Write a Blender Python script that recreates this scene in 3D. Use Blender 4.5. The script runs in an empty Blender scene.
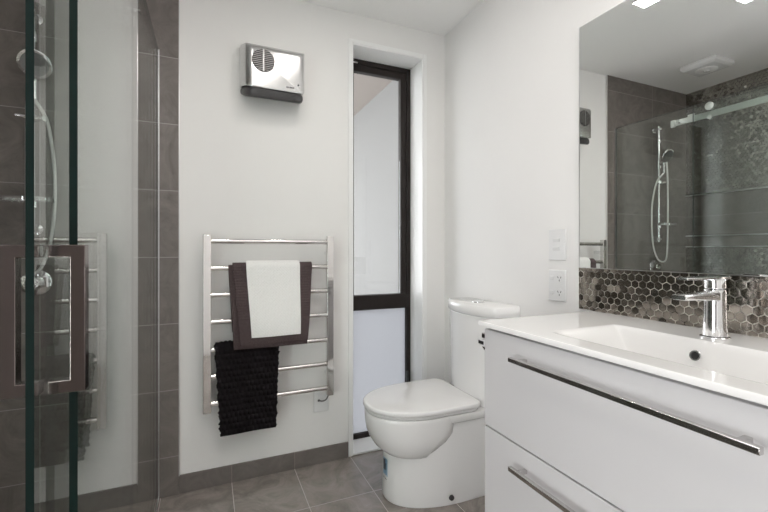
import bpy, bmesh, math, random
from mathutils import Vector, Matrix
random.seed(7)
PI = math.pi
scene = bpy.context.scene
COL = scene.collection

# ------------------------------------------------------------------ camera
cam_d = bpy.data.cameras.new('camera'); cam = bpy.data.objects.new('camera', cam_d)
COL.objects.link(cam); scene.camera = cam
cam.location = (-1.2961, -2.0778, 1.1182)
cam.rotation_euler = (PI/2, 0, -0.4091)
cam_d.sensor_width = 36.0; cam_d.lens = 403.78*36/768
cam_d.shift_y = -6.36/768
cam_d.clip_start = 0.01

# ------------------------------------------------------------------ world / light / exposure
world = bpy.data.worlds.new('overcast_sky'); scene.world = world; world.use_nodes = True
bg = world.node_tree.nodes['Background']
bg.inputs['Color'].default_value = (0.985, 0.985, 1.0, 1); bg.inputs['Strength'].default_value = 5.7
vs = scene.view_settings
vs.view_transform = 'Standard'; vs.look = 'None'; vs.gamma = 1; vs.use_curve_mapping = False
vs.exposure = 0.0
def area(name, loc, rot, sx, sy, power, color=(1, 1, 1), spread=180):
    d = bpy.data.lights.new(name, 'AREA'); d.shape = 'RECTANGLE'; d.size = sx; d.size_y = sy
    d.energy = power; d.color = color; d.spread = math.radians(spread)
    o = bpy.data.objects.new(name, d); COL.objects.link(o); o.location = loc; o.rotation_euler = rot
    return o
area('side_fill_light', (-2.47, -2.12, .80), (PI/2, 0, -PI/2), 0.9, 1.3, 7.5, (1.0, .965, .925))  # fill lamp added at the made-up side window
area('ceiling_fill_light', (-.85, -1.95, 2.385), (0, 0, 0), 1.2, 1.2, 11, (1.0, .955, .905))  # added ceiling fill near the camera, evens out the room light
DOWN_POWER = 2.1

# ------------------------------------------------------------------ materials
def mat(name, color=(.8, .8, .8), rough=.5, metal=0., spec=.5, coat=0.):
    m = bpy.data.materials.new(name); m.use_nodes = True
    b = m.node_tree.nodes['Principled BSDF']
    b.inputs['Base Color'].default_value = (*color, 1); b.inputs['Roughness'].default_value = rough
    b.inputs['Metallic'].default_value = metal; b.inputs['Specular IOR Level'].default_value = spec
    b.inputs['Coat Weight'].default_value = coat; b.inputs['Coat Roughness'].default_value = .05
    return m
def N(m, t, **kw):
    n = m.node_tree.nodes.new(t)
    for k, v in kw.items():
        if k in n.inputs: n.inputs[k].default_value = v
        else: setattr(n, k, v)
    return n
def L(m, a, b): m.node_tree.links.new(a, b)
def bsdf(m): return m.node_tree.nodes['Principled BSDF']
def add_noise(m, c1, c2, scale=6., bump=0., bscale=60., detail=6.):
    tc = N(m, 'ShaderNodeNewGeometry')
    no = N(m, 'ShaderNodeTexNoise', Scale=scale, Detail=detail)
    L(m, tc.outputs['Position'], no.inputs['Vector'])
    r = N(m, 'ShaderNodeValToRGB'); r.color_ramp.elements[0].color = (*c1, 1); r.color_ramp.elements[1].color = (*c2, 1)
    r.color_ramp.elements[0].position = .35; r.color_ramp.elements[1].position = .65
    L(m, no.outputs['Fac'], r.inputs['Fac']); L(m, r.outputs['Color'], bsdf(m).inputs['Base Color'])
    if bump:
        n2 = N(m, 'ShaderNodeTexNoise', Scale=bscale, Detail=4.)
        L(m, tc.outputs['Position'], n2.inputs['Vector'])
        b = N(m, 'ShaderNodeBump', Strength=bump, Distance=.002)
        L(m, n2.outputs['Fac'], b.inputs['Height']); L(m, b.outputs['Normal'], bsdf(m).inputs['Normal'])
    return m
def tile_mat(name, axes, w, h, off, c1, c2, grout, rough=.4, joint=.003):
    """large dark slate look porcelain tiles laid on a square grid"""
    m = mat(name, c1, rough)
    g = N(m, 'ShaderNodeNewGeometry'); s = N(m, 'ShaderNodeSeparateXYZ'); L(m, g.outputs['Position'], s.inputs[0])
    def joint_mask(ax, size, o):
        a = N(m, 'ShaderNodeMath', operation='SUBTRACT'); L(m, s.outputs[ax], a.inputs[0]); a.inputs[1].default_value = o
        f = N(m, 'ShaderNodeMath', operation='FLOORED_MODULO'); L(m, a.outputs[0], f.inputs[0]); f.inputs[1].default_value = size
        c = N(m, 'ShaderNodeMath', operation='LESS_THAN'); L(m, f.outputs[0], c.inputs[0]); c.inputs[1].default_value = joint
        d = N(m, 'ShaderNodeMath', operation='DIVIDE'); L(m, a.outputs[0], d.inputs[0]); d.inputs[1].default_value = size
        fl = N(m, 'ShaderNodeMath', operation='FLOOR'); L(m, d.outputs[0], fl.inputs[0])
        return c, fl
    j1, f1 = joint_mask(axes[0], w, off[0]); j2, f2 = joint_mask(axes[1], h, off[1])
    mx = N(m, 'ShaderNodeMath', operation='MAXIMUM'); L(m, j1.outputs[0], mx.inputs[0]); L(m, j2.outputs[0], mx.inputs[1])
    cmb = N(m, 'ShaderNodeCombineXYZ'); L(m, f1.outputs[0], cmb.inputs[0]); L(m, f2.outputs[0], cmb.inputs[1])
    wn = N(m, 'ShaderNodeTexWhiteNoise'); L(m, cmb.outputs[0], wn.inputs['Vector'])
    sc = N(m, 'ShaderNodeVectorMath', operation='MULTIPLY_ADD'); L(m, wn.outputs['Color'], sc.inputs[0]); sc.inputs[1].default_value = (7, 7, 7); L(m, g.outputs['Position'], sc.inputs[2])
    no = N(m, 'ShaderNodeTexNoise', Scale=6.5, Detail=9., Roughness=.68, Distortion=1.8); L(m, sc.outputs[0], no.inputs['Vector'])
    r = N(m, 'ShaderNodeValToRGB'); r.color_ramp.elements[0].color = (*c1, 1); r.color_ramp.elements[1].color = (*c2, 1)
    r.color_ramp.elements[0].position = .3; r.color_ramp.elements[1].position = .72
    L(m, no.outputs['Fac'], r.inputs['Fac'])
    mix = N(m, 'ShaderNodeMix', data_type='RGBA'); L(m, mx.outputs[0], mix.inputs['Factor'])
    L(m, r.outputs['Color'], mix.inputs[6]); mix.inputs[7].default_value = (*grout, 1)
    L(m, mix.outputs[2], bsdf(m).inputs['Base Color'])
    ro = N(m, 'ShaderNodeMath', operation='MULTIPLY_ADD'); L(m, mx.outputs[0], ro.inputs[0]); ro.inputs[1].default_value = .4; ro.inputs[2].default_value = rough
    L(m, ro.outputs[0], bsdf(m).inputs['Roughness'])
    h = N(m, 'ShaderNodeMath', operation='SUBTRACT'); L(m, no.outputs['Fac'], h.inputs[0]); L(m, mx.outputs[0], h.inputs[1])
    b = N(m, 'ShaderNodeBump', Strength=.25, Distance=.0015); L(m, h.outputs[0], b.inputs['Height']); L(m, b.outputs['Normal'], bsdf(m).inputs['Normal'])
    return m
def glass_mat(name, tint, refl=.04):
    """sheet glass: clear through transmission with an angle dependent reflection on each face"""
    m = bpy.data.materials.new(name); m.use_nodes = True; nt = m.node_tree
    for n in list(nt.nodes):
        if n.type != 'OUTPUT_MATERIAL': nt.nodes.remove(n)
    out = [n for n in nt.nodes if n.type == 'OUTPUT_MATERIAL'][0]
    g = N(m, 'ShaderNodeNewGeometry')
    d = N(m, 'ShaderNodeVectorMath', operation='DOT_PRODUCT'); L(m, g.outputs['Incoming'], d.inputs[0]); L(m, g.outputs['Normal'], d.inputs[1])
    a = N(m, 'ShaderNodeMath', operation='ABSOLUTE'); L(m, d.outputs['Value'], a.inputs[0])
    i = N(m, 'ShaderNodeMath', operation='SUBTRACT'); i.inputs[0].default_value = 1.; L(m, a.outputs[0], i.inputs[1])
    p = N(m, 'ShaderNodeMath', operation='POWER'); L(m, i.outputs[0], p.inputs[0]); p.inputs[1].default_value = 5.
    f = N(m, 'ShaderNodeMath', operation='MULTIPLY_ADD'); L(m, p.outputs[0], f.inputs[0]); f.inputs[1].default_value = 1-refl; f.inputs[2].default_value = refl
    t = N(m, 'ShaderNodeBsdfTransparent'); t.inputs['Color'].default_value = (*tint, 1)
    gl = N(m, 'ShaderNodeBsdfGlossy'); gl.inputs['Roughness'].default_value = 0.0; gl.inputs['Color'].default_value = (1, 1, 1, 1)
    mx = N(m, 'ShaderNodeMixShader'); L(m, f.outputs[0], mx.inputs[0]); L(m, t.outputs[0], mx.inputs[1]); L(m, gl.outputs[0], mx.inputs[2])
    L(m, mx.outputs[0], out.inputs['Surface'])
    return m
def frosted_mat(name, color, clear):
    m = bpy.data.materials.new(name); m.use_nodes = True; nt = m.node_tree
    for n in list(nt.nodes):
        if n.type != 'OUTPUT_MATERIAL': nt.nodes.remove(n)
    out = [n for n in nt.nodes if n.type == 'OUTPUT_MATERIAL'][0]
    tl = N(m, 'ShaderNodeBsdfTranslucent'); tl.inputs['Color'].default_value = (*color, 1)
    tr = N(m, 'ShaderNodeBsdfTransparent'); tr.inputs['Color'].default_value = (*color, 1)
    gl = N(m, 'ShaderNodeBsdfGlossy'); gl.inputs['Roughness'].default_value = .12
    a = N(m, 'ShaderNodeMixShader'); a.inputs[0].default_value = clear; L(m, tl.outputs[0], a.inputs[1]); L(m, tr.outputs[0], a.inputs[2])
    b = N(m, 'ShaderNodeMixShader'); b.inputs[0].default_value = .05; L(m, a.outputs[0], b.inputs[1]); L(m, gl.outputs[0], b.inputs[2])
    L(m, b.outputs[0], out.inputs['Surface'])
    return m
def emit_mat(name, color, s):
    m = mat(name, color, .4); b = bsdf(m)
    b.inputs['Emission Color'].default_value = (*color, 1); b.inputs['Emission Strength'].default_value = s
    return m

M = {}
M['wall'] = add_noise(mat('white_wall_paint', rough=.55), (.84, .83, .815), (.855, .845, .83), 3., .05, 220.)
M['ceiling'] = mat('white_ceiling_paint', (.92, .915, .905), .7)
M['trim'] = mat('white_gloss_trim', (.90, .90, .89), .3)
DK1, DK2 = (.125, .109, .099), (.225, .199, .183)
M['floor'] = tile_mat('floor_tile', ('X', 'Y'), .30, .60, (-1.197, -.345), (.175, .152, .136), (.37, .328, .30), (.50, .44, .41), .14)
bsdf(M['floor']).inputs['Specular IOR Level'].default_value = .9
M['skirt'] = tile_mat('skirting_tile', ('X', 'Z'), .30, .60, (-1.197, -.3), (.130, .113, .104), (.215, .191, .177), (.30, .255, .24), .38)
M['walltile'] = tile_mat('shower_wall_tile', ('X', 'Z'), .60, .302, (-1.929, .176), DK1, DK2, (.36, .34, .325), .36)
M['lefttile'] = tile_mat('shower_side_tile', ('Y', 'Z'), .60, .302, (-.6, .176), DK1, DK2, (.36, .34, .325), .36)
M['chrome'] = mat('polished_chrome', (.86, .86, .87), .06, 1.)
M['satin'] = mat('satin_aluminium', (.72, .72, .72), .28, 1.)
M['darkchrome'] = mat('polished_stainless_steel', (.62, .60, .59), .16, 1.)
M['rail'] = mat('pale_anodised_aluminium', (.80, .79, .78), .35, .55)
M['handle_reflection'] = mat('chrome_dark_reflection', (.20, .172, .165), .13, 1.)  # chrome handle, with the dark tile reflection put into its colour
M['steel'] = mat('mirror_stainless_steel', (.70, .685, .67), .08, 1.)
M['sprayface'] = mat('grey_spray_nozzles', (.16, .16, .155), .35, .3)
M['silver'] = mat('brushed_silver_plastic', (.66, .66, .66), .25, 1.)
M['black'] = mat('black_plastic', (.018, .018, .019), .4)
M['darkgrey'] = mat('charcoal_plastic', (.055, .053, .055), .35)
M['frame'] = mat('dark_bronze_aluminium', (.022, .017, .016), .5, spec=.25)
M['ceramic'] = mat('white_glazed_ceramic', (.90, .895, .885), .07, coat=.3)
M['basin'] = mat('white_basin_resin', (.84, .832, .822), .10, coat=.2)
M['gloss'] = mat('white_gloss_lacquer', (.68, .672, .675), .10, coat=.35)
M['plastic'] = mat('white_plastic', (.80, .80, .80), .25)
M['seatplastic'] = mat('white_seat_plastic', (.91, .905, .90), .10, coat=.2)
M['mirror'] = mat('silvered_mirror', (.93, .945, .935), 0.0, 1.)
M['glass'] = glass_mat('shower_glass', (.955, .982, .970))
M['glassedge'] = mat('green_glass_edge', (.002, .010, .0085), .3, spec=.25)
M['clear'] = glass_mat('clear_window_glass', (.97, .98, .985))
M['frost_up'] = frosted_mat('satin_window_glass', (.94, .95, .96), .65)
M['frost'] = frosted_mat('frosted_window_glass', (.58, .592, .615), .20)
M['acrylic'] = glass_mat('clear_acrylic', (.84, .86, .86), .30)
M['brown'] = add_noise(mat('mauve_brown_terry', rough=1., spec=.1), (.075, .054, .055), (.115, .087, .088), 260., .6, 900.)
M['whitetowel'] = add_noise(mat('white_terry', rough=1., spec=.1), (.88, .875, .86), (.93, .925, .91), 240., .4, 900.)
M['blackmat'] = add_noise(mat('black_chenille', rough=1., spec=.05), (.008, .007, .008), (.020, .017, .019), 300., .8, 500.)
M['mosaic'] = mat('bronze_metal_mosaic', (.36, .325, .29), .15, 1.)
M['mosaicwall'] = mat('dark_metal_mosaic', (.46, .44, .40), .22, 1.)
M['grout'] = mat('grey_mosaic_grout', (.10, .095, .09), .7)
M['glint_grout'] = add_noise(mat('glint_mottled_grout', rough=.3, metal=.75), (.10, .09, .08), (.93, .90, .84), 46., 1., 70.)  # bevel glints between hexagons put into the grout colour as broken pale patches
M['cable'] = mat('grey_cable', (.12, .12, .12), .5)
M['hose'] = mat('pale_silver_hose', (.72, .72, .71), .3, .6)
M['lamp'] = emit_mat('downlight_diffuser', (1., .98, .94), 5.)
M['stickblue'] = mat('blue_sticker_print', (.22, .38, .52), .4)
M['stickdark'] = mat('dark_sticker_print', (.02, .03, .05), .4)
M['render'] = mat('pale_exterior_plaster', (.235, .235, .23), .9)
M['soffit'] = mat('greige_soffit_board', (.36, .32, .29), .8)
M['ground'] = add_noise(mat('outdoor_concrete', rough=.9), (.30, .30, .30), (.38, .38, .37), 5.)
M['carpet'] = mat('hall_carpet', (.35, .33, .31), 1.)

# ------------------------------------------------------------------ mesh helpers
class MB:
    """collects verts and faces of ONE mesh object; each face may carry a material slot"""
    def __init__(s): s.v = []; s.f = []; s.mi = []; s.cur = 0
    def add(s, vs, fs):
        o = len(s.v); s.v += [tuple(p) for p in vs]
        for f in fs: s.f.append(tuple(i+o for i in f)); s.mi.append(s.cur)
        return s
    def box(s, x0, x1, y0, y1, z0, z1, skip=()):
        x0, x1 = sorted((x0, x1)); y0, y1 = sorted((y0, y1)); z0, z1 = sorted((z0, z1))
        vs = [(x0, y0, z0), (x1, y0, z0), (x1, y1, z0), (x0, y1, z0), (x0, y0, z1), (x1, y0, z1), (x1, y1, z1), (x0, y1, z1)]
        return s.add(vs, [(0, 3, 2, 1), (4, 5, 6, 7), (0, 1, 5, 4), (2, 3, 7, 6), (1, 2, 6, 5), (3, 0, 4, 7)])
    def loft(s, rings, cap0=True, cap1=True, closed=True):
        n = len(rings[0]); vs = [p for r in rings for p in r]; fs = []
        for i in range(len(rings)-1):
            for j in range(n if closed else n-1):
                k = (j+1) % n
                fs.append((i*n+j, i*n+k, (i+1)*n+k, (i+1)*n+j))
        if cap0: fs.append(tuple(range(n))[::-1])
        if cap1: fs.append(tuple(range((len(rings)-1)*n, len(rings)*n)))
        return s.add(vs, fs)
    def lathe(s, prof, c, axis='Z', n=32):
        """prof: list of (radius, height along axis)"""
        rings = []
        for r, h in prof:
            ring = []
            for k in range(n):
                a = 2*PI*k/n; u, w = r*math.cos(a), r*math.sin(a)
                if axis == 'Z': q = (c[0]+u, c[1]+w, c[2]+h)
                elif axis == 'X': q = (c[0]+h, c[1]+u, c[2]+w)
                else: q = (c[0]+w, c[1]+h, c[2]+u)
                ring.append(q)
            rings.append(ring)
        return s.loft(rings)
    def tube(s, pts, r, n=12):
        pts = [Vector(p) for p in pts]; rings = []; up = None
        for i, p in enumerate(pts):
            t = (pts[min(i+1, len(pts)-1)]-pts[max(i-1, 0)]).normalized()
            if up is None:
                up = Vector((0, 0, 1)) if abs(t.z) < .9 else Vector((0, 1, 0))
            sd = t.cross(up).normalized(); up = sd.cross(t).normalized()
            rr = r[i] if isinstance(r, (list, tuple)) else r
            rings.append([p+sd*rr*math.cos(2*PI*k/n)+up*rr*math.sin(2*PI*k/n) for k in range(n)])
        return s.loft(rings)
    def grid(s, fn, nu, nv):
        vs = [fn(i/nu, j/nv) for i in range(nu+1) for j in range(nv+1)]
        fs = [(i*(nv+1)+j, (i+1)*(nv+1)+j, (i+1)*(nv+1)+j+1, i*(nv+1)+j+1) for i in range(nu) for j in range(nv)]
        return s.add(vs, fs)
    def build(s, name, mats, parent=None, bevel=0., seg=2, angle=35, solid=0., soff=0., recalc=True):
        me = bpy.data.meshes.new(name); me.from_pydata(s.v, [], s.f)
        if not isinstance(mats, (list, tuple)): mats = [mats]
        for m in mats: me.materials.append(m)
        for p, i in zip(me.polygons, s.mi): p.material_index = i
        bm = bmesh.new(); bm.from_mesh(me)
        if recalc: bmesh.ops.recalc_face_normals(bm, faces=bm.faces[:])
        lim = math.radians(angle)
        for e in bm.edges:
            if len(e.link_faces) == 2 and e.calc_face_angle(0) > lim: e.smooth = False
        for f in bm.faces: f.smooth = True
        bm.to_mesh(me); bm.free()
        o = bpy.data.objects.new(name, me); COL.objects.link(o)
        if solid:
            d = o.modifiers.new('thickness', 'SOLIDIFY'); d.thickness = solid; d.offset = soff
        if bevel:
            b = o.modifiers.new('rounded_edges', 'BEVEL'); b.width = bevel; b.segments = seg; b.limit_method = 'ANGLE'; b.angle_limit = lim
            b.harden_normals = False
        if parent is not None:
            o.parent = parent; o.matrix_parent_inverse = Matrix.Translation(-Vector(world_loc(parent)))
        return o
def world_loc(o):
    l = Vector(o.location)
    if o.parent is not None and o.type == 'EMPTY': l += Vector(world_loc(o.parent))
    return l
def tag(o, label, cat, group=None):
    o['label'] = label; o['category'] = cat
    if group: o['group'] = group
    return o
def thing(name, label, cat, loc, group=None):
    o = bpy.data.objects.new(name, None); COL.objects.link(o); o.location = loc; o.empty_display_size = .05
    return tag(o, label, cat, group)
def struct(o): o['kind'] = 'structure'; return o
def copy_thing(root, delta, label, group=None):
    r = root.copy(); COL.objects.link(r); r.location = Vector(root.location)+Vector(delta); r['label'] = label
    if group: r['group'] = group
    def rec(src, dst):
        for ch in [c for c in src.children if c is not dst]:
            c = ch.copy(); COL.objects.link(c); c.parent = dst
            rec(ch, c)
    rec(root, r)
    return r
def catmull(pts, n=10):
    P = [Vector(p) for p in pts]; P = [2*P[0]-P[1]]+P+[2*P[-1]-P[-2]]; out = []
    for i in range(1, len(P)-2):
        for k in range(n):
            t = k/n
            out.append(.5*((2*P[i])+(P[i+1]-P[i-1])*t+(2*P[i-1]-5*P[i]+4*P[i+1]-P[i+2])*t*t+(-P[i-1]+3*P[i]-3*P[i+1]+P[i+2])*t**3))
    out.append(P[-2]); return out
def smooth(a, b, x):
    t = min(1, max(0, (x-a)/(b-a))); return t*t*(3-2*t)

# ------------------------------------------------------------------ room shell
XL, YF, H = -2.36, -2.80, 2.40
WX0, WX1, WT = -.584, -.146, 2.238          # window opening in the back wall
b = MB(); b.box(XL-.1, .1, YF-.1, .0, -.1, 0.)
floor = struct(b.build('floor', [M['floor']]))
b = MB(); b.box(XL-.1, .1, YF-.1, .2, H, H+.1); struct(b.build('ceiling', M['ceiling']))
b = MB(); b.box(XL-.1, WX0, 0, .2, -.1, H); b.box(WX1, .1, 0, .2, -.1, H); b.box(WX0, WX1, 0, .2, WT, H); b.box(WX0, WX1, 0, .2, -.1, 0.004)
wall_back = struct(b.build('wall_back', M['wall']))
b = MB(); b.box(XL, -1.423, -.012, -.0002, 0.0, H-.0002)
struct(b.build('tile_cladding', M['walltile'], wall_back))
b = MB(); b.box(-1.4228, -1.4195, -.013, -.0002, .083, H-.0002)
struct(b.build('tile_edge_trim', M['satin'], wall_back))
b = MB(); b.box(0, .1, YF, -.0002, 0, H); struct(b.build('wall_right', M['wall']))
b = MB(); b.box(XL-.1, .1, YF-.1, YF, 0, H)
wall_front = struct(b.build('wall_front', M['wall']))
b = MB(); b.box(XL+.0002, -1.423, YF+.0002, YF+.012, 0, 1.66); struct(b.build('tile_cladding', M['walltile'], wall_front))
b = MB()
for x0, x1, z0, z1 in ((-1.25, -1.18, 0, 2.12), (-.40, -.33, 0, 2.12), (-1.18, -.40, 2.05, 2.12)): b.box(x0, x1, YF+.0002, YF+.018, z0, z1)
b.box(-1.1795, -.4005, YF+.0002, YF+.010, .005, 2.0495)
door1 = struct(b.build('door_1', M['trim'], bevel=.002))
b = MB(); b.lathe([(.024, .0102), (.024, .016), (.009, .017), (.009, .055)], (-.47, YF, 1.0), 'Y', 20); b.tube([(-.47, YF+.05, 1.0), (-.59, YF+.05, 1.0)], .009, 12); struct(b.build('door_lever', M['satin'], door1))
b = MB()
for y0, y1, z0, z1 in ((-2.58, -2.54, .09, 1.96), (-1.70, -1.66, .09, 1.96), (-2.54, -1.70, .09, .13), (-2.54, -1.70, 1.92, 1.96)): b.box(XL-.06, XL-.01, y0, y1, z0, z1)
w2 = struct(b.build('fill_window', M['frame']))  # made-up side window out of view, added to let in fill light
b = MB(); b.box(XL-.038, XL-.032, -2.54, -1.70, .13, 1.92); struct(b.build('pane', M['clear'], w2))
b = MB(); b.box(-1.71, -.19, YF-.038, YF-.032, 1.74, 2.23); struct(b.build('pane', M['clear'], w2))
b = MB(); b.box(-1.4228, WX0-.024, -.010, -.0002, 0.0, .083)
struct(b.build('baseboard_back', M['skirt'], bevel=.001, seg=1))
b = MB(); b.box(WX1+.024, -.0002, -.010, -.0002, 0.0, .083); struct(b.build('baseboard_corner', M['skirt']))
b = MB(); b.box(-.010, -.0002, -1.03, -.012, 0, .083); struct(b.build('baseboard_right', M['skirt']))
# left (shower) wall with tile band and hex mosaic
b = MB(); b.box(XL-.1, XL, -1.66, -.0002, 0, H); b.box(XL-.1, XL, YF, -2.58, 0, H); b.box(XL-.1, XL, -2.58, -1.66, 0, .09); b.box(XL-.1, XL, -2.58, -1.66, 1.96, H); wall_left = struct(b.build('wall_left', M['lefttile']))

def hex_mesh(u0, u1, v0, v1, pitch, gap, tilt, place, height=.003):
    """polished hexagonal mosaic: every piece its own slightly tilted little dome (one mesh)"""
    b = MB(); R = pitch/math.sqrt(3); rows = int((v1-v0)/(1.5*R))+2; cols = int((u1-u0)/pitch)+2
    for j in range(rows):
        for i in range(cols):
            cu = u0+i*pitch+(pitch/2 if j % 2 else 0); cv = v0+j*1.5*R
            tu, tv = random.gauss(0, tilt), random.gauss(0, tilt); dh = random.uniform(-.0006, .0006)
            def ring(s, h):
                out = []
                for k in range(6):
                    a = PI/6+k*PI/3; du, dv = s*R*math.cos(a), s*R*math.sin(a)
                    u = min(u1, max(u0, cu+du)); v = min(v1, max(v0, cv+dv))
                    out.append(place(u, v, h+dh+(du*tu+dv*tv)))
                return out
            if cu-R*.9 > u1 or cv-R*.9 > v1: continue
            rings = [ring(1-gap, 0.0), ring(1-gap, height*.7), ring(.90, height), ring(.4, height*1.06)]
            b.loft(rings, cap0=False)
    return b

# mosaic above and below the plain tiled band on the shower side wall
def mosaic_panel(z0, z1):
    b = hex_mesh(-1.35, -.013, z0, z1, .024, .07, .085, lambda u, v, h: (XL+.004+h, u, v))
    o = struct(b.build('mosaic_panel', M['mosaicwall'], wall_left, recalc=False, angle=25))
    g = MB(); g.box(XL+.0002, XL+.005, -1.352, -.0125, z0, z1); struct(g.build('mosaic_grout', M['grout'], o))
mosaic_panel(1.565, 2.398); mosaic_panel(.30, 1.135)
for z in (1.556, 1.226, 1.138):
    b = MB(); b.box(XL+.0002, XL+.013, -1.36, -.0125, z, z+.008); struct(b.build('trim_strip', M['satin'], wall_left))

# ------------------------------------------------------------------ window
win = bpy.data.objects.new('window_1', None); COL.objects.link(win); win.location = ((WX0+WX1)/2, .15, .004); struct(win)
b = MB(); t = .022
b.box(WX0-t, WX0, -.006, -.0002, 0.0, WT+t); b.box(WX1, WX1+t, -.006, -.0002, 0.0, WT+t); b.box(WX0, WX1, -.006, -.0002, WT, WT+t)
struct(b.build('casing', M['trim'], win, bevel=.0015, seg=1))
b = MB(); b.box(WX0+.0002, WX1-.0002, -.004, .149, .0042, .012); struct(b.build('sill', M['trim'], win, bevel=.001, seg=1))
b = MB(); b.box(WX0+.0002, WX0+.006, -.002, .149, .012, WT-.0002); b.box(WX1-.006, WX1-.0002, -.002, .149, .012, WT-.0002); b.box(WX0+.006, WX1-.006, -.002, .149, WT-.006, WT-.0002)
struct(b.build('reveal_lining', M['trim'], win))
fx0, fx1 = WX0+.0005, WX1-.0005
b = MB()
b.box(fx0, fx0+.035, .15, .20, .0045, WT-.0005); b.box(fx1-.032, fx1, .15, .20, .0045, WT-.0005)
b.box(fx0+.035, fx1-.032, .15, .20, WT-.035, WT-.0005); b.box(fx0+.035, fx1-.032, .15, .20, .0045, .036)
b.box(fx0+.035, fx1-.032, .145, .20, .762, .848)
struct(b.build('window_frame', M['frame'], win, bevel=.003))
b = MB()
b.box(fx0+.035, fx0+.065, .156, .195, .849, WT-.0355); b.box(fx1-.068, fx1-.0325, .156, .195, .849, WT-.0355)
b.box(fx0+.065, fx1-.068, .156, .195, WT-.072, WT-.0355)
struct(b.build('upper_sash', M['frame'], win, bevel=.003))
b = MB(); b.box(fx0+.066, fx1-.069, .172, .178, .8485, WT-.0725); struct(b.build('upper_pane', M['clear'], win))
b = MB(); b.box(fx0+.0355, fx1-.0325, .172, .178, .0365, .7615); struct(b.build('lower_pane', M['frost'], win))
b = MB(); b.box(fx1-.040, fx1-.028, .128, .1498, .285, .372); struct(b.build('window_latch', M['black'], win, bevel=.003))
b = MB(); b.box(WX0+.03, WX0+.085, .1445, .1498, 2.207, 2.213); struct(b.build('stay_plate', M['satin'], win))
# outside: wing of the house, eave soffit, ground
b = MB(); b.box(.24, .36, .25, 11.0, -.1, 2.66); struct(b.build('wall_exterior', M['render']))
b = MB(); b.box(-2.2, .24, .22, 1.3, 2.66, 2.72); b.box(-2.2, .24, 1.3, 6.5, 2.66, 2.72); struct(b.build('trim_soffit', M['soffit']))
b = MB(); b.box(-5, .24, .21, 8, -.16, -.1); struct(b.build('floor_exterior', M['ground']))

# ------------------------------------------------------------------ ceiling fittings
dl = thing('downlight', 'small square recessed downlight, the nearer to the toilet end of the ceiling', 'downlight', (-.79, -.725, 2.4), 'square downlights')
b = MB()
b.box(-.032, .032, -.045, -.037, -.012, -.0003); b.box(-.032, .032, .037, .045, -.012, -.0003); b.box(-.032, -.026, -.037, .037, -.012, -.0003); b.box(.026, .032, -.037, .037, -.012, -.0003)
o = b.build('bezel', M['trim'], bevel=.001, seg=1); o.parent = dl
b = MB(); b.box(-.026, .026, -.037, .037, -.009, -.0003); o = b.build('diffuser', M['lamp']); o.parent = dl
lamp_spots = [(-.79, -.725), (-1.225, -.955)]
for k, (x, y) in enumerate(lamp_spots):
    if k == 1: copy_thing(dl, (x+.79, y+.725, 0), 'small square recessed downlight, the nearer to the shower rail', 'square downlights')
    area('downlight_beam', (x, y, 2.385), (0, 0, 0), .09, .09, DOWN_POWER, (1., .955, .90))
# frame added around the out-of-view ceiling fill light, no known fitting
b = MB()
for x0, x1, y0, y1 in ((-1.48, -1.45, -2.58, -1.32), (-.25, -.22, -2.58, -1.32), (-1.45, -.25, -2.58, -2.55), (-1.45, -.25, -1.35, -1.32)): b.box(x0, x1, y0, y1, 2.372, H-.0003)
struct(b.build('trim_fill_frame', M['trim'], bevel=.002))
fan = thing('extractor_fan', 'square white ceiling extractor fan above the shower', 'fan', (-1.895, -.405, 2.4))
b = MB(); b.loft([[(-1.895+s*dx, -.405+s*dy, z) for dx, dy in ((-.11, -.11), (.11, -.11), (.11, .11), (-.11, .11))] for s, z in ((1, 2.3997), (1, 2.375), (.86, 2.362))])
b.build('cover', M['plastic'], fan, bevel=.004)
b = MB(); b.lathe([(.062, 0), (.062, -.006), (.05, -.010), (.022, -.008), (.022, -.004)], (-1.895, -.405, 2.3618), n=36); b.build('intake_ring', M['trim'], fan)
b = MB(); b.lathe([(.02, 0), (.02, -.007), (.012, -.010)], (-1.895, -.405, 2.3535), n=24); b.build('hub', M['plastic'], fan)

# ------------------------------------------------------------------ shower: fixed pane, rail, sliding door
XG = -1.509
def pane(name, parent, x, y0, y1, z0, z1, th=.010):
    b = MB(); h = th/2
    vs = [(x-h, y0, z0), (x+h, y0, z0), (x+h, y1, z0), (x-h, y1, z0), (x-h, y0, z1), (x+h, y0, z1), (x+h, y1, z1), (x-h, y1, z1)]
    b.cur = 0; b.add(vs, [(1, 2, 6, 5), (3, 0, 4, 7)])
    b.cur = 1; b.add(vs, [(0, 3, 2, 1), (4, 5, 6, 7), (0, 1, 5, 4), (2, 3, 7, 6)])
    o = b.build(name, [M['glass'], M['glassedge']], parent, recalc=False)
    return o
fg = thing('fixed_shower_screen', 'fixed clear glass shower screen standing against the dark tile column', 'shower screen', (XG, -.6, 0))
pane('glass_pane', fg, XG, -1.232, -.0145, .012, 2.015, .012)
b = MB(); b.box(XG-.0085, XG-.0065, -.0175, -.0125, .012, 2.015); b.box(XG+.0065, XG+.0085, -.0175, -.0125, .012, 2.015); b.box(XG-.0085, XG+.0085, -.0140, -.0122, .012, 2.015)
b.build('wall_channel', M['satin'], fg)
b = MB(); b.box(XG-.008, XG+.008, -1.232, -.0135, .0003, .0115); b.build('floor_channel', M['satin'], fg)

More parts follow.
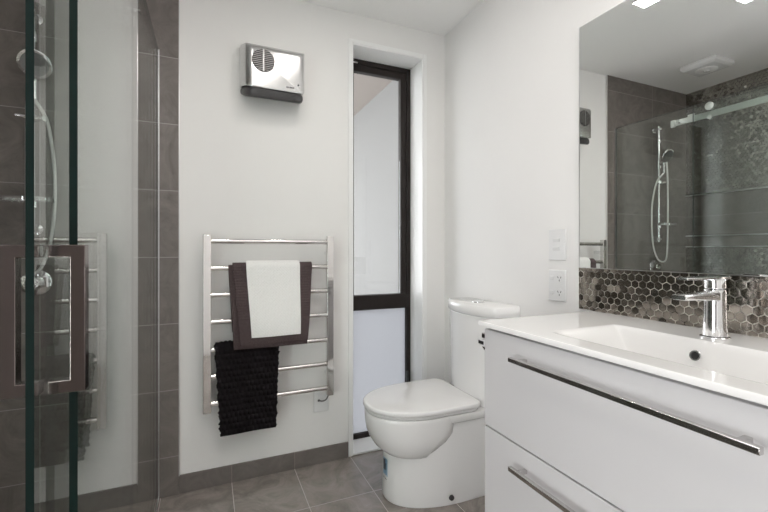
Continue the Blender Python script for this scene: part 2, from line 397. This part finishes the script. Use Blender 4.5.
RX = -1.552
rail = thing('sliding_door_rail', 'flat chrome rail on the glass carrying the sliding shower door', 'rail', (RX, -.40, 1.946))
b = MB(); b.box(RX-.006, RX+.006, YF+.002, -.405, 1.928, 1.965); b.build('rail_bar', M['rail'], rail, bevel=.0015)
b = MB(); b.box(RX-.009, RX+.009, -.405, -.380, 1.924, 1.969); b.build('end_cap', M['rail'], rail, bevel=.002)
b = MB(); b.lathe([(.012, 0), (.012, .0305)], (RX+.0062, -.440, 1.946), 'X', 20); b.build('standoff', M['chrome'], rail)
b = MB(); b.box(RX-.006, RX+.006, -.520, -.482, 1.9655, 1.979); b.build('door_stop', M['rail'], rail, bevel=.002)

XD, DE0, DE1 = -1.530, -1.350, -.524
door = thing('sliding_shower_door', 'clear glass sliding shower door with a square metal pull handle', 'shower door', (XD, -.94, 0))
pane('glass_pane', door, XD, DE0, DE1, .018, 2.005)
for y in (-.617, -1.27):
    b = MB(); b.lathe([(.024, 0), (.024, .004), (.021, .006)], (XD+.0053, y, 1.990), 'X', 28)
    r = b.build('roller_cap', M['rail'], door)
    b = MB(); b.lathe([(.006, 0), (.006, .004), (.022, .004), (.022, .013), (.006, .013)], (XD-.021, y, 1.990), 'X', 24); b.build('wheel', M['chrome'], r)
    b = MB(); b.lathe([(.011, 0), (.011, .006)], (XD+.0053, y-.002, 1.920), 'X', 20); b.build('guide_pin', M['rail'], door)
    b = MB(); b.lathe([(.009, 0), (.009, .022)], (XD-.028, y-.002, 1.915), 'X', 20); b.build('guide_wheel', M['chrome'], door)
# square pull handle: a matching rectangular loop on each side of the glass
HY0, HY1, HZ0, HZ1 = -1.300, -1.278, .894, 1.126
hd = None
for s, proj in ((1, .048), (-1, .048)):
    xa = XD+s*.0053; xb = XD+s*(.0053+proj); b = MB(); t = .020
    prof = [(xa, HZ0), (xb, HZ0), (xb, HZ1), (xa, HZ1), (xa, HZ1-t), (xb-s*t, HZ1-t), (xb-s*t, HZ0+t), (xa, HZ0+t)]
    n = len(prof); vs = [(x, HY0, z) for x, z in prof]+[(x, HY1, z) for x, z in prof]
    fs = [(i, (i+1) % n, n+(i+1) % n, n+i) for i in range(n)]
    quads = [(0, 1, 6, 7), (1, 2, 5, 6), (2, 3, 4, 5)]
    fs += quads+[tuple(n+i for i in q[::-1]) for q in quads]
    b.add(vs, fs)
    o = b.build('pull_handle', M['handle_reflection'], door, bevel=.0012, seg=2)
    for z in (HZ0+t/2, HZ1-t/2):
        c = MB(); c.lathe([(.0085, 0), (.0085, .004)], (XD+s*.0052 if s > 0 else XD-.0092, (HY0+HY1)/2, z), 'X', 20); c.build('collar', M['chrome'], o)

# ------------------------------------------------------------------ shower slide rail, handset, elbow
SX, SY = -1.937, -.055
sr = thing('shower_slide_rail', 'upright chrome shower rail on the dark tiled wall inside the shower', 'shower rail', (SX, SY, 1.177))
b = MB(); b.tube([(SX, SY, 1.18), (SX, SY, 2.07)], .0095, 20); b.build('rail_tube', M['chrome'], sr)
for z in (1.20, 2.05):
    b = MB(); b.lathe([(.022, -.0422), (.022, -.036), (.013, -.034), (.013, .012), (.010, .017)][::-1], (SX, SY, z), 'Y', 24)
    for i, p in enumerate(b.v): b.v[i] = (p[0], 2*SY-p[1], p[2])
    b.build('wall_bracket', M['chrome'], sr)
b = MB(); b.lathe([(.015, -.02), (.017, -.01), (.017, .01), (.015, .02)], (SX, SY, 1.96), 'Z', 24); b.build('collar', M['chrome'], sr)
b = MB(); b.tube([(SX-.048, SY-.022, 1.640), (SX-.02, SY-.014, 1.637), (SX, SY-.008, 1.635), (SX+.025, SY-.02, 1.633), (SX+.05, SY-.040, 1.632)], [.006, .011, .018, .013, .011], 16); b.build('slider', M['chrome'], sr)
b = MB(); b.lathe([(.018, -.028), (.018, .028)], (SX, SY, 1.775), 'Z', 20); b.tube([(SX, SY-.01, 1.775), (SX+.014, SY-.05, 1.775)], [.013, .013], 14); b.build('handset_holder', M['chrome'], sr)
b = MB()
b.lathe([(.082, 0), (.085, .004), (.084, .018), (.080, .018), (.079, .006), (.0, .006)], (SX, SY-.062, 1.300), 'Z', 40)
for i, p in enumerate(b.v): b.v[i] = (p[0], SY-.062+(p[1]-SY+.062)*.62, p[2])
b.build('soap_dish', M['acrylic'], sr)
b = MB(); b.lathe([(.017, -.014), (.017, .014)], (SX, SY, 1.298), 'Z', 20); b.build('collar', M['chrome'], sr)

hs = thing('shower_handset', 'round chrome handset with a pale hose held on the shower rail', 'shower handset', (SX+.02, SY-.055, 1.78))
hc = Vector((SX+.034, SY-.085, 1.824)); nrm = Vector((.05, -.80, -.42)).normalized()
q = nrm.to_track_quat('Z', 'Y')
b = MB(); b.lathe([(.0, -.022), (.018, -.020), (.040, -.012), (.053, -.003), (.053, .004), (.049, .006), (0, .007)], (0, 0, 0), 'Z', 40)
b.v = [tuple(q @ Vector(p)+hc) for p in b.v]; b.build('spray_head', M['chrome'], hs)
b = MB(); b.lathe([(0, .0072), (.043, .0072), (.043, .0088), (0, .009)], (0, 0, 0), 'Z', 40)
b.v = [tuple(q @ Vector(p)+hc) for p in b.v]; b.build('spray_face', M['sprayface'], hs)
b = MB(); b.tube(catmull([hc-nrm*.012+Vector((0, 0, -.02)), (SX+.022, SY-.052, 1.785), (SX+.020, SY-.050, 1.745), (SX+.021, SY-.050, 1.700)], 6), .0105, 16); b.build('grip', M['chrome'], hs)
b = MB(); b.tube(catmull([(SX+.021, SY-.050, 1.700), (SX+.046, SY-.020, 1.645), (SX+.058, SY-.004, 1.57), (SX+.066, SY+.008, 1.46), (SX+.068, SY+.010, 1.34), (SX+.062, SY+.010, 1.22), (SX+.050, SY+.004, 1.12), (SX+.028, SY-.016, 1.04), (SX+.008, SY-.050, 1.03), (SX+.006, SY-.066, 1.10), (SX+.005, SY-.070, 1.30), (SX+.005, SY-.070, 1.55), (SX+.006, SY-.068, 1.70), (SX+.012, SY-.066, 1.79)], 10), .0062, 12); b.build('hose', M['hose'], hs)
mx = thing('shower_mixer', 'round dark chrome shower mixer on the tiled wall below the slide rail', 'mixer', (SX, -.0125, 1.02))
b = MB(); b.lathe([(.052, 0), (.052, -.006), (.046, -.010)], (SX, -.0125, .985), 'Y', 36); b.build('plate', M['chrome'], mx)
b = MB(); b.lathe([(.028, -.0105), (.028, -.04), (.022, -.046)], (SX, -.0125, .985), 'Y', 28); b.build('knob', M['darkchrome'], mx)

# ------------------------------------------------------------------ wall fan heater
ht = thing('fan_heater', 'silver wall fan heater with a dark underside high on the white wall', 'heater', (-1.0, -.001, 1.84))
def rr(x0, x1, z0, z1, y, r, n=6):
    out = []
    for cx, cz, a0 in ((x1-r, z1-r, 0), (x0+r, z1-r, PI/2), (x0+r, z0+r, PI), (x1-r, z0+r, 1.5*PI)):
        for k in range(n+1): a = a0+k*PI/2/n; out.append((cx+r*math.cos(a), y, cz+r*math.sin(a)))
    return out
b = MB(); b.loft([rr(-1.160, -.856, 1.905, 2.100, -.0004, .004), rr(-1.157, -.860, 1.896, 2.095, -.045, .005), rr(-1.142, -.866, 1.884, 2.082, -.098, .006), rr(-1.126, -.876, 1.876, 2.066, -.116, .008), rr(-1.112, -.890, 1.875, 2.052, -.120, .010)])
cov = b.build('cover', M['silver'], ht, angle=45)
b = MB()
def hb(y, x0, x1, z0, z1, r): return rr(x0, x1, z0, z1, y, r)
b.loft([hb(-.0004, -1.156, -.860, 1.872, 1.904, .012), hb(-.045, -1.150, -.864, 1.852, 1.895, .016), hb(-.095, -1.134, -.872, 1.836, 1.883, .020), hb(-.108, -1.122, -.882, 1.834, 1.875, .018), hb(-.113, -1.114, -.890, 1.838, 1.874, .015)])
base = b.build('base', M['darkgrey'], ht, angle=50)
b = MB()
for k in range(4): b.box(-1.09, -.91, -.1142, -.1127, 1.843+.0065*k, 1.846+.0065*k)
b.build('outlet_grille', M['black'], ht)
gc = (-1.062, -.1205, 2.003)
b = MB(); b.lathe([(0.0, 0), (.052, 0), (.052, -.0012), (0, -.0012)], gc, 'Y', 40); gr = b.build('intake_grille', M['black'], ht)
b = MB()
for k in range(-5, 6):
    z = gc[2]+k*.0088; w = math.sqrt(max(0, .050**2-(k*.0088)**2))
    if w > .008: b.box(gc[0]-w, gc[0]+w, gc[1]-.004, gc[1]-.0015, z-.0017, z+.0017)
b.build('grille_slats', M['darkchrome'], gr)
b = MB(); b.box(gc[0]-.0035, gc[0]+.0035, gc[1]-.006, gc[1]-.0042, gc[2]-.051, gc[2]+.051); b.build('grille_bar', M['silver'], gr)
b = MB()
for k, w in enumerate((.006, .004, .006, .005, .006)): x = -.956+k*.0075; b.box(x, x+w, -.1215, -.1203, 1.893, 1.899)
b.build('badge', M['darkgrey'], ht)
b = MB(); b.lathe([(.0035, 0), (.0035, -.002)], (-.899, -.1202, 1.913), 'Y', 16); b.build('indicator', M['black'], ht)

# ------------------------------------------------------------------ heated towel rail
RY = -.072
tr = thing('heated_towel_rail', 'polished chrome ladder towel rail with seven bars on the white wall', 'towel rail', (-1.016, RY, .376))
BARS = [1.157, 1.032, .910, .787, .660, .537, .414]
for x in (-1.304, -.729):
    b = MB(); b.box(x-.017, x+.017, RY-.014, RY+.014, .376, 1.187); b.build('post', M['steel'], tr, bevel=.002)
    for z in (1.10, .475):
        b = MB(); b.lathe([(.011, 0), (.011, .0575)], (x, RY+.0142, z), 'Y', 18); b.build('wall_mount', M['chrome'], tr)
for z in BARS:
    b = MB(); rings = []
    for x in (-1.287, -.746):
        rings.append([(x, RY+p[0], z+p[1]) for p in [(.0122*math.cos(a), .0122*math.sin(a)) for a in [2*PI*k/20 for k in range(20)]]])
    b.loft(rings); b.build('bar', M['steel'], tr)
b = MB(); b.tube(catmull([(-.735, RY+.004, .374), (-.738, RY+.010, .362), (-.744, -.050, .345), (-.757, -.030, .333), (-.772, -.0085, .331)], 8), .0035, 10); b.build('power_cable', M['cable'], tr)
sp = thing('heater_outlet', 'small white fused power point low on the wall under the towel rail', 'power point', (-.757, -.0005, .325))
b = MB(); b.box(-.796, -.718, -.008, -.0004, .270, .384); b.build('plate', M['plastic'], sp, bevel=.003)
b = MB(); b.box(-.770, -.738, -.0115, -.0082, .340, .362); b.build('switch', M['plastic'], sp, bevel=.0015)
b = MB(); b.box(-.776, -.764, -.012, -.0082, .325, .337); b.build('cable_gland', M['cable'], sp, bevel=.002)

# towels: cloth draped over a bar, front fall longer than the back
def drape(b, x0, x1, zb, r, front, back, th_y, taper=(0, 0), disp=None, ns=160, nx=60, sag=0.):
    arc = PI*r; tot = front+arc+back
    def fn(u, v):
        s = u*tot; xx = x0+(x1-x0)*v
        if s < front:
            d = front-s; fall = d; y, z = RY-r-th_y*smooth(0, .3, d), zb-d; n = Vector((0, -1, 0))
            tp = d/front
        elif s < front+arc:
            a = (s-front)/r; y, z = RY-r*math.cos(a), zb+r*math.sin(a); n = Vector((0, -math.cos(a), math.sin(a))); tp = 0; d = 0
        else:
            d = s-front-arc; y, z = RY+r, zb-d; n = Vector((0, 1, 0)); tp = d/front
        xx += tp*((1-v)*taper[0]-v*taper[1])
        o = disp(s, v, xx, front-s) if disp else 0.
        y += .0035*math.sin(xx*23+z*5)*smooth(0, .3, d)*(1 if n.y < 0 else 0)
        z -= sag*math.sin(PI*v)*(1 if n.y < 0 else 0)*tp
        return Vector((xx, y, z))+n*o
    b.grid(fn, ns, nx); return b

bt = thing('bath_towel', 'folded mauve brown bath towel hung over the second bar under a white towel', 'towel', (-1.02, RY, 1.03))
ribs = lambda s, v, x, d: (.0016*abs(math.sin(d*PI/.0125)) if d < .235 else .0005*math.sin(d*900)*math.sin(x*800)) + .0004*random.random()
b = MB(); drape(b, -1.214, -.836, BARS[1], .0150, .372, .30, .034, (.022, .020), lambda s, v, x, d: .0005*random.random(), 150, 70, 0)
b.build('inner_fold', M['brown'], bt, solid=.006, soff=-1)
b = MB(); drape(b, -1.195, -.826, BARS[1], .0245, .352, .29, .040, (.030, .030), ribs, 320, 80, 0)
b.build('outer_fold', M['brown'], bt, solid=.006, soff=-1)
wt = MB()
def waffle(s, v, x, d):
    e = min(v, 1-v)*.24
    if e < .008 or d > .313: return .0012
    p = (x+d)*PI/.0135; q_ = (x-d)*PI/.0135
    return .0034*abs(math.sin(p))*(.35+.65*abs(math.sin(q_)))
drape(wt, -1.137, -.888, BARS[1], .0315, .318, .27, .041, (.020, .004), waffle, 240, 110, 0)
o = wt.build('hand_towel', M['whitetowel'], solid=.004, soff=-1)
tag(o, 'white waffle hand towel laid over the brown bath towel', 'towel')
bmx = MB()
def bobble(s, v, x, d):
    r_ = s/.0265; c = x/.019+(.5 if int(math.floor(r_)) % 2 else 0)
    return (.0065+.0025*math.sin(x*61+r_*2.3))*abs(math.sin(r_*PI))**.7*(.35+.65*abs(math.sin(c*PI)))+.0012*random.random()
def dr_mat(b):
    drape(b, -1.268, -.990, BARS[4], .028, .388, .36, .006, (.022, .016), bobble, 300, 120, 0)
    # scalloped side edges
    for i, p in enumerate(b.v):
        k = i % 121
        if k in (0, 120, 1, 119):
            s = -1 if k < 60 else 1
            b.v[i] = (p[0]+s*.0032*abs(math.sin(p[2]*PI/.0265)), p[1], p[2])
dr_mat(bmx)
o = bmx.build('bath_mat', M['blackmat'], solid=.010, soff=-1, angle=80)
tag(o, 'black bobbled bath mat hung over a lower bar of the towel rail', 'bath mat')

# ------------------------------------------------------------------ toilet
TY = -.405
def dshape(xt, xb, hw, z, yc=TY, n=40, rb=.045, straight=.42):
    """D outline: rounded front tip at xt (towards the room), near square back at xb"""
    L_ = xb-xt; xs = xt+L_*(1-straight); pts = []
    for k in range(n+1):
        a = PI/2+PI*k/n
        c, s_ = math.cos(a), math.sin(a)
        pts.append((xs+(xs-xt)*(-abs(c)**.92), yc+hw*math.copysign(abs(s_)**.92, s_), z))
    m = 8
    for k in range(m+1):
        a = -PI/2+PI/2*k/m; pts.append((xb-rb+rb*math.cos(a), yc-hw+rb+rb*math.sin(a), z))
    for k in range(m+1):
        a = PI/2*k/m; pts.append((xb-rb+rb*math.cos(a), yc+hw-rb+rb*math.sin(a), z))
    return pts
to = thing('toilet', 'white close coupled toilet between the window and the vanity', 'toilet', (-.33, TY, 0))
b = MB()
b.loft([dshape(-.568, -.003, .171, .0005), dshape(-.572, -.003, .173, .010), dshape(-.567, -.003, .172, .12), dshape(-.564, -.003, .172, .25), dshape(-.562, -.003, .172, .362)])
b.loft([dshape(-.60, -.003, .180, .360), dshape(-.60, -.003, .1865, .366), dshape(-.60, -.003, .188, .393), dshape(-.60, -.003, .186, .3965)])
prof = [(.2000, -.510, -.40, .060), (.206, -.550, -.355, .120), (.222, -.584, -.37, .148), (.25, -.614, -.335, .166), (.28, -.632, -.300, .179), (.315, -.645, -.275, .187), (.352, -.651, -.27, .189), (.380, -.653, -.268, .1895), (.393, -.653, -.266, .1895), (.3975, -.650, -.268, .187)]
b.loft([dshape(xt, xb, hw, z, rb=min(.10, hw*.7), straight=.30) for z, xt, xb, hw in prof])
b.build('pan', M['ceramic'], to, angle=50)
b = MB(); b.loft([dshape(-.648, -.176, .184, .3990), dshape(-.652, -.174, .188, .402), dshape(-.652, -.174, .188, .411), dshape(-.648, -.176, .185, .4125)]); b.build('seat', M['seatplastic'], to, angle=60)
b = MB(); b.loft([dshape(-.655, -.168, .1920, .4135), dshape(-.659, -.165, .1955, .416), dshape(-.659, -.165, .1955, .431), dshape(-.656, -.168, .1930, .4345), dshape(-.648, -.175, .185, .4360), dshape(-.50, -.30, .06, .4370)])
b.build('lid', M['seatplastic'], to, angle=60)
for y in (TY-.075, TY+.075):
    b = MB(); b.lathe([(.011, -.03), (.011, .03)], (-.150, y, .420), 'Y', 16); b.build('hinge', M['chrome'], to)
CY = -.447
def tank(dx, hw, z, bulge):
    n = 24; pts = []
    for k in range(n+1):
        t = -1+2*k/n; e = 1-abs(t)**5*.10
        pts.append((-(dx*e+bulge*(1-t*t)), CY-hw*t, z))
    return [(-.004, CY+hw, z)]+pts+[(-.004, CY-hw, z)]
b = MB(); b.loft([tank(.132, .188, .3970, .034), tank(.134, .190, .45, .036), tank(.138, .193, .70, .038), tank(.140, .194, .812, .038)]); b.build('cistern', M['ceramic'], to, bevel=.006, seg=3, angle=50)
b = MB(); b.loft([tank(.142, .196, .8125, .039), tank(.146, .199, .817, .040), tank(.146, .199, .855, .040), tank(.139, .192, .862, .038)]); cl = b.build('cistern_lid', M['ceramic'], to, angle=60)
b = MB(); b.lathe([(.030, 0), (.030, .004), (.027, .006)], (-.088, CY-.005, .8621), 'Z', 32); fb = b.build('flush_button', M['chrome'], cl)
b = MB(); b.lathe([(.012, 0), (.011, -.007)], (-.325, TY-.1718, .036), 'Y', 20); b.build('bolt_cap', M['darkgrey'], to)
# rating sticker wrapped on the front of the pedestal
def ped(ang, z, off):
    ring = dshape(-.5655-off, -.003, .172+off, z)
    k = ang*40; i = int(k); f = k-i
    return tuple(Vector(ring[i]).lerp(Vector(ring[i+1]), f))
b = MB()
b.cur = 0; b.grid(lambda u, v: ped(.475+.065*v, .075+.105*u, .0022), 8, 6)
b.cur = 1; b.grid(lambda u, v: ped(.479+.030*v, .125+.048*u, .0030), 6, 4); b.grid(lambda u, v: ped(.482+.05*v, .082+.010*u, .0030), 2, 4); b.grid(lambda u, v: ped(.515+.012*v, .13+.03*u, .0032), 2, 4)
b.cur = 2; b.grid(lambda u, v: ped(.480+.05*v, .097+.006*u, .0030), 2, 4)
b.build('rating_sticker', [M['stickblue'], M['stickdark'], M['plastic']], to)

# ------------------------------------------------------------------ vanity
VY0, VY1, VF, VZ0, VZ1 = -1.935, -1.042, -.485, .265, .8765
va = thing('vanity_cabinet', 'white gloss wall hung vanity cabinet with two long drawers', 'cabinet', (-.25, -1.49, VZ0))
b = MB(); t = .018
b.box(VF, -.003, VY1-t, VY1, VZ0, VZ1); b.box(VF, -.003, VY0, VY0+t, VZ0, VZ1); b.box(VF, -.003, VY0+t, VY1-t, VZ0, VZ0+t)
b.box(-.02, -.003, VY0+t, VY1-t, VZ0+t, VZ1); b.box(VF, VF+.02, VY0+t, VY1-t, .560, .580); b.box(VF, VF+.02, VY0+t, VY1-t, VZ1-.02, VZ1)
b.build('carcass', M['gloss'], va)
for z0, z1, zh in ((.5735, .8715, .8155), (.2650, .5690, .5155)):
    b = MB(); b.box(VF-.0195, VF-.0005, VY0+.001, VY1-.001, z0, z1); d = b.build('drawer', M['gloss'], va, bevel=.0022, seg=3)
    y0, y1 = -1.748, -1.193
    b = MB(); b.box(-.5415, -.5295, y0, y1, zh-.006, zh+.006)
    for y in (y0+.03, y1-.03): b.box(-.5295, VF-.0197, y-.006, y+.006, zh-.005, zh+.005)
    b.build('handle', M['darkchrome'], d, bevel=.0012, seg=2)
# worktop with moulded basin
bs = thing('vanity_basin', 'white one piece vanity top with a shallow moulded basin', 'basin', (-.25, -1.485, .88))
CX0, CX1, CY0, CY1, CZ = -.516, -.0015, -1.955, -1.025, .894
def basin_z(x, y):
    dx0, dx1 = x+.445, -.176-x; dy0, dy1 = y+1.73, -1.243-y
    fx = smooth(0, .05, dx0)*smooth(0, .018, dx1); fy = smooth(0, .07, dy0)*smooth(0, .07, dy1)
    return -.085*min(fx, 1)*min(fy, 1)*(1 if min(dx0, dx1, dy0, dy1) > 0 else 0)
xs = [CX0, CX0+.002]+[CX0+.006+k*(CX1-CX0-.006)/150 for k in range(151)]
ys = [CY0]+[CY0+.005+k*(CY1-CY0-.010)/120 for k in range(121)]+[CY1-.002, CY1]
def zt(x, y): return CZ+basin_z(x, y)-(.0018 if x == CX0 or y == CY1 else 0)
b = MB(); nx_, ny_ = len(xs), len(ys)
vs = [(x, y, zt(x, y)) for x in xs for y in ys]; fs = [(i*ny_+j, (i+1)*ny_+j, (i+1)*ny_+j+1, i*ny_+j+1) for i in range(nx_-1) for j in range(ny_-1)]
o_ = len(vs); vs += [(x, y, .8805+basin_z(x, y)) for x in xs for y in ys]
fs += [tuple(o_+k for k in f[::-1]) for f in fs]
bd = [(i, 0) for i in range(nx_)]+[(nx_-1, j) for j in range(1, ny_)]+[(i, ny_-1) for i in range(nx_-2, -1, -1)]+[(0, j) for j in range(ny_-2, 0, -1)]
bi = [i*ny_+j for i, j in bd]
for k in range(len(bi)): a, c = bi[k], bi[(k+1) % len(bi)]; fs.append((a, c, c+o_, a+o_))
b.add(vs, fs); b.build('top', M['basin'], bs, angle=50)
b = MB(); q = Vector((-.97, 0, .24)).normalized().to_track_quat('Z', 'Y'); oc = Vector((-.1905, -1.468, .8555))
b.lathe([(.0085, .0), (.0125, .0), (.0135, .003), (.0125, .0045), (.0095, .0045), (.0085, .001)], (0, 0, 0), 'Z', 28); b.v = [tuple(q @ Vector(p)+oc) for p in b.v]; ov = b.build('overflow_ring', M['chrome'], bs)
b = MB(); b.lathe([(0, .0005), (.009, .0005), (.009, .0018), (0, .0018)], (0, 0, 0), 'Z', 24); b.v = [tuple(q @ Vector(p)+oc) for p in b.v]; b.build('overflow_hole', M['black'], ov)
b = MB(); b.lathe([(.030, 0), (.030, .003), (.022, .006), (.022, .004), (0, .005)], (-.30, -1.485, CZ-.0848), 'Z', 32); b.build('waste', M['chrome'], bs)

# basin mixer tap
TX, TYY = -.115, -1.470
tp = thing('basin_tap', 'chrome single lever mixer tap standing on the basin top', 'tap', (TX, TYY, CZ))
b = MB(); b.lathe([(.0315, 0), (.0315, .003), (.030, .0045), (.027, .005)], (TX, TYY, CZ+.0003), 'Z', 40); b.build('base_ring', M['chrome'], tp)
b = MB(); b.lathe([(.0262, 0), (.0252, .02), (.0238, .05), (.0230, .085), (.0232, .112), (.0222, .116), (.0205, .117)], (TX, TYY, CZ+.0065), 'Z', 40); b.build('body', M['chrome'], tp)
b = MB(); sec = lambda x, w, h, z: [(x, TYY+w*sx, z+h*sz) for sx, sz in ((-1, -.6), (-.8, -1), (.8, -1), (1, -.6), (1, .6), (.8, 1), (-.8, 1), (-1, .6))]
b.loft([sec(TX-.018, .0215, .013, 1.002), sec(TX-.05, .021, .0105, 1.003), sec(TX-.11, .0185, .0078, 1.0035), sec(TX-.144, .018, .0066, 1.0035), sec(TX-.148, .016, .005, 1.0035)]); b.build('spout', M['chrome'], tp, angle=50)
b = MB(); b.lathe([(.0195, 0), (.0225, .003), (.0225, .022), (.0215, .025)], (TX, TYY, CZ+.1245), 'Z', 40); lv = b.build('lever', M['chrome'], tp)
b2 = MB(); secl = lambda x, w, h, z: [(x, TYY+w*sx, z+h*sz) for sx, sz in ((-1, -.5), (-.85, -1), (.85, -1), (1, -.5), (1, .5), (.85, 1), (-.85, 1), (-1, .5))]
b2.loft([secl(TX+.027, .020, .0035, 1.0475), secl(TX+.022, .0245, .0042, 1.0475), secl(TX-.03, .0245, .0042, 1.0475), secl(TX-.08, .018, .0035, 1.0470), secl(TX-.132, .0140, .0028, 1.047), secl(TX-.136, .012, .002, 1.047)]); b2.build('lever_blade', M['chrome'], lv, angle=50)
b = MB(); b.lathe([(.0045, 0), (.0045, -.0015)], (TX-.0, TYY+.0253, CZ+.137), 'Y', 16); 

# splashback + mirror
sb = thing('splashback', 'strip of metallic hexagon mosaic tiles between the basin top and mirror', 'splashback', (-.005, -1.48, .8945))
b = MB(); b.box(-.0085, -.0004, -2.0, -.967, .8945, 1.0505); b.build('backing', M['glint_grout'], sb)
hex_mesh(-2.0, -.968, .896, 1.049, .0250, .11, .032, lambda u, v, h: (-.0086-h, u, v), .0014).build('hexagon_tiles', M['mosaic'], sb, recalc=True, angle=25)
mr = thing('mirror', 'large frameless wall mirror above the splashback', 'mirror', (-.015, -1.48, 1.052))
b = MB(); b.box(-.0185, -.0145, -1.985, -.979, 1.052, 1.950); b.build('mirror_glass', M['mirror'], mr)
b = MB(); b.box(-.0143, -.0004, -1.985, -.977, 1.0515, 1.952); b.build('backing_board', M['trim'], mr)
b = MB(); b.box(-.0193, -.0008, -.9785, -.9755, 1.0515, 1.9525); b.box(-.0193, -.0145, -1.985, -.9785, 1.9503, 1.9525); b.box(-.0193, -.0145, -1.985, -.9785, 1.0498, 1.0517); b.build('edge_trim', M['satin'], mr)

# ------------------------------------------------------------------ switch and power point
sw = thing('light_switch', 'white double light switch plate on the wall beside the mirror', 'switch', (-.001, -.860, 1.137))
b = MB(); b.box(-.009, -.0004, -.903, -.817, 1.075, 1.200); b.build('plate', M['plastic'], sw, bevel=.003, seg=3)
for z in (1.156, 1.122):
    b = MB(); vs = [(-.0092, -.878, z-.007), (-.0092, -.842, z-.007), (-.0092, -.842, z+.007), (-.0092, -.878, z+.007), (-.0115, -.878, z-.007), (-.0115, -.842, z-.007), (-.014, -.842, z+.007), (-.014, -.878, z+.007)]
    b.add(vs, [(0, 3, 2, 1), (4, 5, 6, 7), (0, 1, 5, 4), (2, 3, 7, 6), (1, 2, 6, 5), (3, 0, 4, 7)]); b.build('rocker', M['plastic'], sw, bevel=.001)
pp = thing('power_point', 'white double power point plate directly below the light switch', 'power point', (-.001, -.860, .973))
b = MB(); b.box(-.009, -.0004, -.903, -.817, .911, 1.036); b.build('plate', M['plastic'], pp, bevel=.003, seg=3)
for z in (1.003, .945):
    b = MB(); b.box(-.013, -.0092, -.846, -.828, z-.008, z+.008); b.build('rocker', M['plastic'], pp, bevel=.0015)
    b = MB(); b.lathe([(.018, 0), (.018, -.0012)], (-.0091, -.875, z), 'X', 28); s_ = b.build('socket_face', M['plastic'], pp)
    b = MB()
    for dy, dz, rot in ((-.007, .004, .5), (.007, .004, -.5), (0, -.008, 0)):
        c, s2 = math.cos(rot), math.sin(rot); vs = []
        for x in (-.0112, -.0094):
            for w, h in ((-.0012, -.004), (.0012, -.004), (.0012, .004), (-.0012, .004)): vs.append((x, -.875+dy+w*c-h*s2, z+dz+w*s2+h*c))
        b.add(vs, [(0, 3, 2, 1), (4, 5, 6, 7), (0, 1, 5, 4), (1, 2, 6, 5), (2, 3, 7, 6), (3, 0, 4, 7)])
    b.build('slots', M['darkgrey'], s_)

# ------------------------------------------------------------------ toilet roll holder on the vanity side
rh = thing('toilet_roll_holder', 'small chrome toilet roll holder on the side of the vanity', 'toilet roll holder', (-.47, VY1+.001, .80))
b = MB(); b.box(-.482, -.446, VY1+.0004, VY1+.007, .785, .852); b.build('plate', M['chrome'], rh, bevel=.002)
b = MB(); b.box(-.478, -.462, VY1+.0072, VY1+.050, .829, .847); b.build('upper_arm', M['darkchrome'], rh, bevel=.003)
b = MB(); b.box(-.484, -.458, VY1+.0072, VY1+.058, .808, .826); a_ = b.build('clip', M['plastic'], rh, bevel=.003)
b = MB(); b.box(-.486, -.4842, VY1+.030, VY1+.055, .812, .822); b.build('clip_slot', M['black'], a_)
b = MB(); b.loft([[(-.476, VY1+.0072+d*w, z) for d, z in ((0, .802), (1, .802), (0, .772))] for w in (.044, )]+[[(-.466, VY1+.0072+d*.044, z) for d, z in ((0, .802), (1, .802), (0, .772))]]); b.build('lower_arm', M['darkchrome'], rh, bevel=.001)
